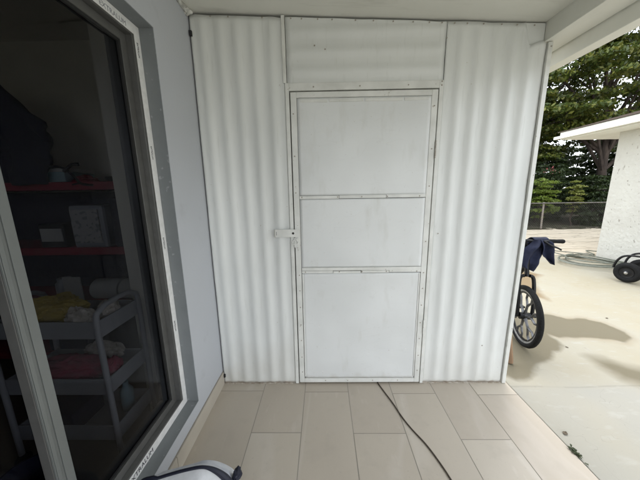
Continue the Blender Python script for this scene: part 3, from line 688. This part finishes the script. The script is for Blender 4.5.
# ------------------------------------------------------------------ bicycle behind the screen
bike = empty('bicycle', (1.745, 2.3, 0), 'black bicycle with a spoked alloy wheel, parked behind the right edge of the screen', 'bicycle')
ax = Vector((.970, -.242, 0)); fwd = Vector((-.242, -.970, 0)); upv = Vector((0, 0, 1))
M_tyre = mat('black tyre', (.007, .007, .007), (.012, .012, .012), scale=60, rough=.75, bump=.5, bscale=120, spec=.2)
M_rim = mat('grey alloy rim', (.36, .36, .36), (.22, .22, .22), scale=30, rough=.35, metal=.6)
M_spoke = mat('dark alloy', (.16, .16, .165), (.05, .05, .05), scale=22, rough=.3, metal=.5)
M_bk = mat('black bicycle paint', (.007, .007, .008), rough=.4, spec=.3)
M_chrome = mat('steel', (.5, .5, .5), rough=.25, metal=.9)
def wheel(h, nm='wheel'):
    w = put(nm, MB().lathe([(.008, -.045), (.030, -.040), (.030, .040), (.008, .045)], h, ax, 20), M_bk, bike, smooth=True)
    put('tyre', MB().lathe([(.2475 + .0225 * math.cos(a), .022 * math.sin(a)) for a in [i * math.pi / 6 for i in range(12)]], h, ax, 56), M_tyre, w, smooth=True)
    put('rim', MB().lathe([(.230, -.013), (.2335, -.014), (.2335, .014), (.230, .013), (.216, .009), (.212, 0), (.216, -.009)], h, ax, 56), M_rim, w, smooth=True)
    put('rim_band', MB().lathe([(.214, -.008), (.214, .008), (.200, .006), (.200, -.006)], h, ax, 56), M_bk, w, smooth=True)
    s = MB(); e1 = fwd; e2 = upv
    for k in range(6):
        a = k * math.pi / 3 + .3
        def P(r, da=0): return h + (math.cos(a + da) * e1 + math.sin(a + da) * e2) * r
        s.tube([P(.025), P(.06), P(.115)], [.016, .011, .0105], 6)
        for sg in (-1, 1): s.tube([P(.105), P(.14, sg * .16), P(.165, sg * .25), P(.206, sg * .20)], [.010, .0095, .009, .011], 6)
    put('spokes', s, M_spoke, w, smooth=True)
    return w
h1 = Vector((1.765, 2.10, .270)); h2 = h1 - fwd * 1.0 + ax * .02
wheel(h1); wheel(h2)
crown = h1 - fwd * .05 + upv * .325
fk = MB()
for s_ in (-1, 1): fk.tube(smoothpath([h1 + ax * .055 * s_, h1 + ax * .058 * s_ - fwd * .015 + upv * .15, crown + ax * .052 * s_, crown + ax * .02 * s_ + upv * .03], 4), [.015] * 13, 10)
fk.tube([crown + upv * .02, crown + upv * .12 - fwd * .03], .018, 10)
fk.cyl(h1 - ax * .085, h1 + ax * .085, .011, 10)
put('fork', fk, M_bk, bike, smooth=True)
gd = MB(); gd.grid(lambda u, v: h1 + (math.cos(R(40) + u * R(115)) * fwd + math.sin(R(40) + u * R(115)) * upv) * (.292 + .012 * math.cos((v - .5) * 3)) + ax * (.034 * (v - .5) * 2), 30, 6)
0 and put('mudguard', gd, M_bk, bike, smooth=True, solid=.002)
hd = crown + upv * .12 - fwd * .03; top = Vector((1.76, 2.2, .93))
bb = (h1 + h2) / 2 + Vector((0, 0, .02)); seat = bb - fwd * .16 + upv * .45
fr = MB()
fr.tube([hd, hd + upv * .12 - fwd * .03], .022, 12)
fr.tube([hd, bb], .02, 10).tube([bb, seat], .018, 10).tube([hd + upv * .1 - fwd * .02, bb - fwd * .09 + upv * .25], .016, 10)
for s_ in (-1, 1): fr.tube([bb, h2 + ax * .06 * s_], .011, 8); fr.tube([bb - fwd * .11 + upv * .3, h2 + ax * .06 * s_], .009, 8)
fr.cyl(h2 - ax * .08, h2 + ax * .08, .01, 10)
put('frame', fr, M_bk, bike, smooth=True)
put('stem', MB().tube([hd + upv * .1 - fwd * .03, top], .014, 10), M_bk, bike, smooth=True)
sd_ = MB().blob(seat + upv * .05, (.07, .13, .035), 1, .05); put('saddle', sd_, M_bk, bike, smooth=True)
put('seat_post', MB().cyl(seat, seat + upv * .05, .013), M_chrome, bike)
cr_ = MB().cyl(bb - ax * .08, bb + ax * .08, .012).tube([bb + ax * .07, bb + ax * .075 + fwd * .1 - upv * .1], .009, 8).tube([bb - ax * .07, bb - ax * .075 - fwd * .1 + upv * .1], .009, 8)
cr_.lathe([(.02, -.003), (.075, -.003), (.075, .003), (.02, .003)], bb + ax * .05, ax, 28)
put('crank', cr_, M_bk, bike, smooth=True)
for s_ in (-1, 1): put('pedal', MB().obox(bb + ax * .12 * s_ + (fwd * .1 - upv * .1) * s_, (.09, .07, .02)), M_bk, bike, bevel=.004)
hb_ = put('handlebar', MB().tube(smoothpath([top - ax * .29 - fwd * .02 - upv * .006, top - ax * .15 + upv * .0, top, top + ax * .12 + upv * -.002, top + ax * .29 - fwd * .02 - upv * .004], 5), .0115, 10), M_bk, bike, smooth=True)
for s_ in (-1, 1):
    a = top + ax * .175 * s_ - fwd * .012 - upv * .003; b = top + ax * .292 * s_ - fwd * .021 - upv * .0035
    put('grip', MB().tube([a, a.lerp(b, .08), a.lerp(b, .5), a.lerp(b, .93), b], [.0165, .0175, .016, .0185, .015], 12), M_tyre, hb_, smooth=True)
    put('brake_lever', MB().tube(smoothpath([top + ax * .13 * s_ + fwd * .01, top + ax * .17 * s_ + fwd * .035 - upv * .03, top + ax * .215 * s_ + fwd * .045 - upv * .048, top + ax * .245 * s_ + fwd * .045 - upv * .065], 4), [.009] * 6 + [.007] * 7, 8), M_bk, hb_, smooth=True)
# blue garment hung over the bars: two pointed flaps
M_blue = mat('dark blue cloth', (.009, .014, .042), (.005, .007, .024), scale=14, rough=.85, bump=.6, bscale=25, bdist=.01)
k_ = 2.18 / 2.1
def XZ(x, z): return Vector((x * k_, 0, 1.38 - (1.38 - z) * k_))
def flap(tl, trr, edgeL, edgeR, y0, ysign, seed):
    """a strip hanging from the bar between two side curves"""
    L = smoothpath([XZ(*p).to_tuple() for p in [tl] + edgeL], 6); Rr = smoothpath([XZ(*p).to_tuple() for p in [trr] + edgeR], 6)
    n = len(L) - 1; 
    def fn(u, v):
        f_ = v * n; i = min(int(f_), n - 1); a = L[i].lerp(L[i + 1], f_ - i); nr = len(Rr) - 1; g_ = v * nr; j = min(int(g_), nr - 1); b = Rr[j].lerp(Rr[j + 1], g_ - j)
        p = a.lerp(b, u); return (p.x, y0 + ysign * (.018 + .02 * v) + .022 * math.sin(u * 8 + seed + v * 2) * min(1, v * 3) + .01 * noise.noise(Vector((p.x * 20, p.z * 20, seed))), p.z)
    return fn
gb = MB()
gb.grid(flap((1.745, .955), (1.862, .955), [(1.725, .925), (1.668, .872), (1.636, .77), (1.670, .728)], [(1.835, .90), (1.806, .83), (1.780, .76), (1.742, .694)], 2.185, -1, 1), 18, 36)
gb.grid(flap((1.79, .957), (1.865, .952), [(1.80, .91), (1.801, .84), (1.84, .80), (1.900, .752)], [(1.90, .925), (1.912, .87), (1.912, .81), (1.906, .750)], 2.18, -1, 4), 14, 30)
gb.grid(flap((1.745, .955), (1.862, .955), [(1.71, .92), (1.68, .86), (1.66, .79)], [(1.85, .91), (1.85, .86), (1.82, .80)], 2.215, 1, 2), 18, 20)
gb.grid(lambda u, v: XZ(1.745 + .12 * u, .955 + .016 * math.sin(v * math.pi)) + Vector((0, 2.166 + .07 * v, 0)), 14, 8)
tag(put('blue_garment', gb, M_blue, smooth=True, solid=.004), 'dark blue garment hung over the bicycle handlebar in two pointed flaps', 'clothing')

# ------------------------------------------------------------------ hose and hand cart
M_hose = mat('grey green hose', (.20, .21, .17), (.14, .15, .12), scale=20, rough=.5)
hp_ = []
def loop(c, r, e_, rot, z0, ph, n=26, sp=1.0, wob_=0.02):
    for i in range(int(n * sp)):
        a = ph + i * 2 * math.pi / n; w_ = 1 + wob_ * math.sin(3 * a + ph)
        x = r * math.cos(a) * w_; y = r * e_ * math.sin(a) * w_
        hp_.append((c[0] + x * math.cos(rot) - y * math.sin(rot), c[1] + x * math.sin(rot) + y * math.cos(rot), z0 + .012 * math.sin(2 * a + ph)))
hp_ += [(5.95, 5.35, .010), (5.75, 5.50, .010)]
loop((5.25, 5.16), .44, .55, -.75, .012, 1.0, sp=.66)
loop((4.98, 4.66), .34, .85, -.7, .016, 2.4, sp=1.0, wob_=.05); loop((4.88, 4.56), .44, .80, -.5, .045, 2.6, sp=1.04, wob_=.04)
loop((4.95, 4.58), .38, .75, -.9, .08, 2.5, sp=1.0, wob_=.06); loop((4.83, 4.48), .47, .84, -.55, .06, 2.7, sp=.9, wob_=.07)
hp_ += [(5.0, 4.85, .05), (5.12, 4.55, .03), (5.20, 4.36, .012), (5.28, 4.42, .010), (5.26, 4.62, .010), (5.16, 4.80, .02)]
tag(put('garden_hose', MB().tube(smoothpath(hp_, 3), .0115, 8), M_hose, smooth=True), 'coiled grey green garden hose lying on the concrete by the neighbouring wall', 'hose')
hc = empty('hand_cart', (4.6, 3.5, 0), 'black hand cart with fat rubber tyres standing before the white neighbouring building', 'hand cart')
wa = Vector((.80, -.60, 0)).normalized() if False else Vector((-.93, -.37, 0)).normalized()
side = Vector((-wa.y, wa.x, 0))
wc = Vector((4.42, 3.60, .147))
def cwheel(c):
    w = put('wheel', MB().lathe([(.015, -.045), (.052, -.03), (.075, -.036), (.075, .036), (.052, .03), (.015, .045)], c, wa, 28), M_bk, hc, smooth=True)
    put('tyre', MB().lathe([(.106 + .041 * math.cos(a), .047 * math.sin(a)) for a in [i * math.pi / 6 for i in range(12)]], c, wa, 40), M_tyre, w, smooth=True)
    put('hub', MB().lathe([(.0005, .058), (.020, .055), (.022, .04), (.0005, .04)], c, wa, 16), M_chrome, w, smooth=True)
cwheel(wc); wc2 = wc - wa * .42; cwheel(wc2)
put('axle', MB().cyl(wc - wa * .46, wc + wa * .05, .011), M_chrome, hc)
hx = side
tb = MB(); 
for d_ in (-.05, -.37):
    b0 = wc + wa * d_
    tb.tube(smoothpath([b0 - hx * .17 + Vector((0, 0, .03)), b0 - hx * .14 + Vector((0, 0, .15)), b0 - hx * .05 + Vector((0, 0, .235)), b0 + hx * .20 + Vector((0, 0, .25)), b0 + hx * .75 + Vector((0, 0, .25)), b0 + hx * .85 + Vector((0, 0, .2))], 5), .0145, 10)
tb.cyl(wc + wa * -.05 + hx * .3 + Vector((0, 0, .25)), wc + wa * -.37 + hx * .3 + Vector((0, 0, .25)), .012)
tb.cyl(wc + wa * -.05 + hx * .75 + Vector((0, 0, .25)), wc + wa * -.37 + hx * .75 + Vector((0, 0, .25)), .012)
tb.tube([wc + wa * -.05 - hx * .08 + Vector((0, 0, .04)), wc + wa * -.37 - hx * .08 + Vector((0, 0, .04))], .012)
put('tube_frame', tb, M_bk, hc, smooth=True)
put('leg', MB().tube([wc - wa * .2 + hx * .82 + Vector((0, 0, .24)), wc - wa * .2 + hx * .84 + Vector((0, 0, -.14))], .012), M_bk, hc)

# ------------------------------------------------------------------ neighbouring building
nb = empty('neighbouring_building', (7.5, 2.5, 0), 'white stucco building with a brown shingle roof beyond the concrete yard', 'building')
M_stucco = mat('white rough stucco', (.56, .555, .50), (.51, .50, .45), scale=2.5, rough=.9, bump=.9, bscale=16, bdist=.02)
overlay(M_stucco, (.28, .26, .22), noise_mask(24, .665, .70, stretch=(1, 1, .6), gain=.85))
overlay(M_stucco, (.48, .46, .42), height_mask(0, .12, gain=.6, nscale=8))
put('wall', MB().box(5.44, 11.5, -3.0, 5.0, -.1, 2.352), M_stucco, nb)
put('soffit', MB().box(5.03, 11.9, -3.4, 5.70, 2.354, 2.372), M_fascia, nb)
put('fascia', MB().box(5.00, 5.028, -3.4, 5.73, 2.374, 2.505).box(5.0285, 11.9, 5.7025, 5.73, 2.374, 2.505), M_fascia, nb, bevel=.003)
put('gutter', MB().box(4.93, 4.998, -3.4, 5.80, 2.372, 2.428), M_fascia, nb, bevel=.004)
rs_ = MB(); n_c = 14
for k in range(n_c):                                  # overlapping shingle courses
    a0 = k / n_c; a1 = (k + 1) / n_c; x0 = 4.975 + 3.5 * a0; x1 = 4.975 + 3.5 * a1 + .05; z0 = 2.508 + .88 * a0; z1 = 2.508 + .88 * a1
    rs_.prism([(x0, z0 + .012), (x1, z1 + .012), (x1, z1), (x0, z0)], 'y', -3.45, 5.77)
rs_.prism([(8.42, 3.40), (11.95, 2.55), (11.95, 2.5), (8.42, 3.34)], 'y', -3.45, 5.77)
put('roof', rs_, M_shing, nb)
put('gable', MB().prism([(5.05, 2.506), (8.4, 3.30), (11.8, 2.506)], 'y', 5.60, 5.68), M_stucco, nb)

# ------------------------------------------------------------------ chain link fence
M_galv = mat('weathered galvanised steel', (.20, .19, .17), (.12, .11, .10), scale=20, rough=.7, metal=.2)
fe = empty('chain_link_fence', (8, 8.8, 0), 'low weathered chain link fence between the pale rubble and the dark trees', 'fence')
FX0, FX1, FY, FH = 1.5, 16.5, 8.8, .86
wm = MB(); step = .075
cc = FX0 - FH
while cc < FX1:
    for sg in (1, -1):
        a0 = cc if sg > 0 else cc + FH; a1 = cc + FH if sg > 0 else cc
        p0 = Vector((a0, FY + .002 * sg, .0)); p1 = Vector((a1, FY + .002 * sg, FH))
        lo, hi = (0, 1)
        if min(a0, a1) >= FX0 and max(a0, a1) <= FX1: wm.tube([p0, p1], .0018, 3, cap=False)
    cc += step
put('wire_mesh', wm, M_galv, fe)
put('top_rail', MB().cyl((FX0, FY, FH), (FX1, FY, FH), .019, 10), M_galv, fe, smooth=True)
x = 2.0
M_post = mat('rusty fence post', (.30, .25, .20), (.36, .33, .30), scale=30, rough=.7)
while x < FX1:
    put('post', MB().cyl((x + .02, FY + .03, -.1), (x - .01, FY + .03, FH + .03), .026, 10), M_post, fe, smooth=True); x += 1.855 * 1.5 if False else 2.76
# ------------------------------------------------------------------ vegetation
def leaf_mat(name, cols, trans=.35):
    M = bpy.data.materials.new(name); M.use_nodes = True; t = M.node_tree; n = t.nodes; l = t.links; b = n['Principled BSDF']
    b.inputs['Roughness'].default_value = .45; b.inputs['Specular IOR Level'].default_value = .4
    g = n.new('ShaderNodeNewGeometry'); r = n.new('ShaderNodeValToRGB'); r.color_ramp.elements[0].color = (*cols[0], 1); r.color_ramp.elements[1].color = (*cols[-1], 1)
    for i, c in enumerate(cols[1:-1]): e_ = r.color_ramp.elements.new((i + 1) / (len(cols) - 1)); e_.color = (*c, 1)
    l.new(g.outputs['Random Per Island'], r.inputs[0]); l.new(r.outputs[0], b.inputs['Base Color'])
    tr = n.new('ShaderNodeBsdfTranslucent'); hs = n.new('ShaderNodeHueSaturation'); hs.inputs['Value'].default_value = 1.6; hs.inputs['Hue'].default_value = .485
    l.new(r.outputs[0], hs.inputs['Color']); l.new(hs.outputs[0], tr.inputs[0])
    x = n.new('ShaderNodeMixShader'); x.inputs[0].default_value = trans; o = n['Material Output']
    l.new(b.outputs[0], x.inputs[1]); l.new(tr.outputs[0], x.inputs[2]); l.new(x.outputs[0], o.inputs['Surface']); return M
M_leaf = leaf_mat('mango leaf', [(.035, .055, .010), (.055, .085, .014), (.10, .125, .02), (.17, .175, .035)], .2)
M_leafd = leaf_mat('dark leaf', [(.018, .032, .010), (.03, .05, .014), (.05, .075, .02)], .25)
M_leafl = leaf_mat('light leaf', [(.10, .16, .025), (.15, .21, .035), (.20, .25, .05)])
M_leafy = leaf_mat('yellow green leaf', [(.17, .21, .04), (.23, .26, .06), (.28, .29, .09)])
M_flower = leaf_mat('red flower', [(.30, .06, .06), (.40, .12, .12), (.40, .22, .18)], .3)
M_bark = mat('dark bark', (.075, .055, .042), (.04, .03, .024), scale=8, rough=.95, bump=1, bscale=14, bdist=.05, stretch=(1, 1, .3))
def leaves_mesh(name, C, size, droop=.5, seed=0):
    """C: (N,3) leaf centres with (N,3) outward directions"""
    r = np.random.default_rng(seed); P, D = C; N = len(P)
    nrm = D * .6 + r.normal(0, .55, (N, 3)) + np.array([0, 0, .55]); nrm /= np.linalg.norm(nrm, axis=1)[:, None]
    a = r.normal(0, 1, (N, 3)) + np.array([0, 0, -droop]); a -= nrm * (a * nrm).sum(1)[:, None]; a /= np.linalg.norm(a, axis=1)[:, None]
    b = np.cross(nrm, a); s = size * r.uniform(.6, 1.3, N)[:, None]
    v = np.stack([P - a * s * .5, P + b * s * .24 - nrm * s * .04, P + a * s * .5 - nrm * s * .08, P - b * s * .24 - nrm * s * .04], 1).reshape(-1, 3)
    me = bpy.data.meshes.new(name); me.vertices.add(4 * N); me.vertices.foreach_set('co', v.astype(np.float32).ravel())
    me.loops.add(4 * N); me.loops.foreach_set('vertex_index', np.arange(4 * N)); me.polygons.add(N)
    me.polygons.foreach_set('loop_start', np.arange(N) * 4); me.update(calc_edges=True); me.validate(); return me
def crown_points(center, rad, nclump, per, cr, seed, zcut=-.8, inner=.35):
    r = np.random.default_rng(seed); d = r.normal(0, 1, (nclump, 3)); d /= np.linalg.norm(d, axis=1)[:, None]
    rr = r.uniform(inner, 1, nclump) ** .6; cc_ = np.array(center) + d * rr[:, None] * np.array(rad)
    cc_ = cc_[d[:, 2] * rr > zcut]; P = []; D = []
    for c in cc_:
        k = r.normal(0, 1, (per, 3)); k /= np.linalg.norm(k, axis=1)[:, None]; k[:, 2] = np.abs(k[:, 2]) * .8 - .15
        R_ = cr * r.uniform(.6, 1.35); P.append(c + k * R_ * np.array([1, 1, .55]) * r.uniform(.55, 1, (per, 1))); D.append(k)
    return np.concatenate(P), np.concatenate(D), cc_
def tree(name, base, H, center, rad, nclump, per, cr, lsize, tr, M, label, cat='tree', seed=0, group=None, zcut=-.8, inner=.35):
    o = empty(name, base, label, cat, group)
    P, D, cc_ = crown_points(center, rad, nclump, per, cr, seed, zcut, inner)
    put('crown', leaves_mesh('crown', (P, D), lsize, seed=seed), M, o)
    tb_ = MB(); b = Vector(base); c = Vector(center); rn = random.Random(seed)
    top_ = Vector((c.x, c.y, c.z - rad[2] * .25)); n = 8
    tb_.tube([b.lerp(top_, i / n) + Vector((rn.uniform(-.12, .12), rn.uniform(-.12, .12), 0)) * (i > 0) * min(1, H / 5) for i in range(n + 1)], [tr * (1.25 if i == 0 else 1 - .6 * i / n) for i in range(n + 1)], 12)
    for k in range(min(26, len(cc_))):
        q = Vector(cc_[k * max(1, len(cc_) // 26) % len(cc_)]); s = b.lerp(top_, rn.uniform(.35, .95)); mid = s.lerp(q, .5) + Vector((0, 0, rad[2] * .08))
        tb_.tube([s, s.lerp(mid, .5), mid, mid.lerp(q, .6), q], [tr * .38, tr * .3, tr * .22, tr * .14, tr * .05], 6)
    put('trunk', tb_, M_bark, o, smooth=True)
    return o
T = 'trees behind the chain link fence'
tree('broadleaf_tree', (11.35, 10.6, -.1), 11, (11.8, 11.6, 6.9), (4.8, 3.4, 5.0), 235, 300, .74, .15, .19, M_leaf, 'tall broadleaf tree whose dark trunk shows beside the neighbouring building', seed=1, group=T)
tree('broadleaf_tree', (8.6, 12.6, -.1), 10, (8.8, 12.4, 6.4), (4.2, 3.2, 5.0), 215, 300, .70, .15, .15, M_leaf, 'leafy tree left of the one with the dark trunk, rising over the screen edge', seed=2, group=T)
tree('broadleaf_tree', (17.2, 10.5, -.1), 11, (16.8, 10.2, 6.4), (4.4, 3.6, 4.4), 300, 110, .65, .22, .28, M_leaf, 'tree standing behind the roof of the neighbouring building', seed=3, group=T)
tree('broadleaf_tree', (3.8, 13.2, -.1), 10, (3.8, 13.2, 5.6), (4.2, 3.2, 4.4), 220, 100, .65, .22, .25, M_leaf, 'tree hidden behind the white metal screen', seed=4, group=T)
# lower shrubs
S = 'shrubs behind the fence'
tree('shrub', (7.9, 9.3, -.05), 1.6, (7.85, 9.3, 1.0), (.5, .3, .8), 60, 80, .20, .085, .03, M_leafl, 'light green leafy shrub just behind the fence beside the screen edge', 'shrub', 11, S, -2, .1)
tree('climber', (9.05, 9.4, -.05), 1.7, (9.08, 9.4, 1.05), (.22, .2, .70), 46, 60, .13, .075, .03, M_leafy, 'narrow yellow green climber on a stump behind the fence', 'climber', 12, None, -2, .1)
tree('flowering_shrub', (8.4, 10.2, -.05), 2.2, (8.5, 10.1, 1.6), (.7, .4, .75), 60, 60, .24, .08, .04, M_leafd, 'dark shrub carrying a few red flowers, left of the climber', 'shrub', 13, None, -2, .1)
fl_ = np.random.default_rng(5); fp = np.array([8.42, 9.72, 2.02]) + fl_.normal(0, 1, (20, 3)) * np.array([.16, .05, .07])
put('flowers', leaves_mesh('flowers', (fp, fl_.normal(0, 1, (20, 3))), .07, seed=3), M_flower, [x for x in bpy.data.objects if x.name == 'flowering_shrub'][0])
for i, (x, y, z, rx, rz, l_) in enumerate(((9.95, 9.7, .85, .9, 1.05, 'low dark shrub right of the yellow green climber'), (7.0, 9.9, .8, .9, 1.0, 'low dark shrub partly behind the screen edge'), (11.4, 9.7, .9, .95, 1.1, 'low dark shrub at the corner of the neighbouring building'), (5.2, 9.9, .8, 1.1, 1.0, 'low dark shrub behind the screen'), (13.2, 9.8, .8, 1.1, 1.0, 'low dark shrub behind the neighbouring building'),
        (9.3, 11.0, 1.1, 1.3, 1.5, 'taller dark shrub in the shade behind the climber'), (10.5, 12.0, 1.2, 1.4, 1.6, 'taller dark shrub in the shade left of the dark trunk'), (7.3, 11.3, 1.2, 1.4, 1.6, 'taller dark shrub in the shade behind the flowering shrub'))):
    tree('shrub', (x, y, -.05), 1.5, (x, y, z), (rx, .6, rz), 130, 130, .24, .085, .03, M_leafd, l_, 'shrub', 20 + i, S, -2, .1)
# far wood: one mass
Pw = []; Dw = []
for k in range(9):
    P, D, _ = crown_points((-2 + k * 3.2, 16.5 + (k % 3) * 1.0 - k * .25, 2.2), (2.6, 1.8, 3.2), 170, 130, .75, 40 + k, -2, .1); Pw.append(P); Dw.append(D)
wood = put('far_wood', leaves_mesh('far_wood', (np.concatenate(Pw), np.concatenate(Dw)), .22, seed=9), M_leafd); tag(wood, 'dark mass of woodland far behind the fence trees', 'wood', kind='stuff')
# ground litter under the trees
M_lit = mat('leaf litter', (.07, .055, .035), (.045, .05, .02), scale=5, rough=1, bump=1, bscale=20, bdist=.05)
tag(put('leaf_litter', MB().grid(lambda u, v: (-4 + u * 26, 8.75 + v * 14, -.02 + .03 * noise.noise(Vector((u * 60, v * 30, 0))) + .25 * v), 120, 60), M_lit, smooth=True), kind='structure')
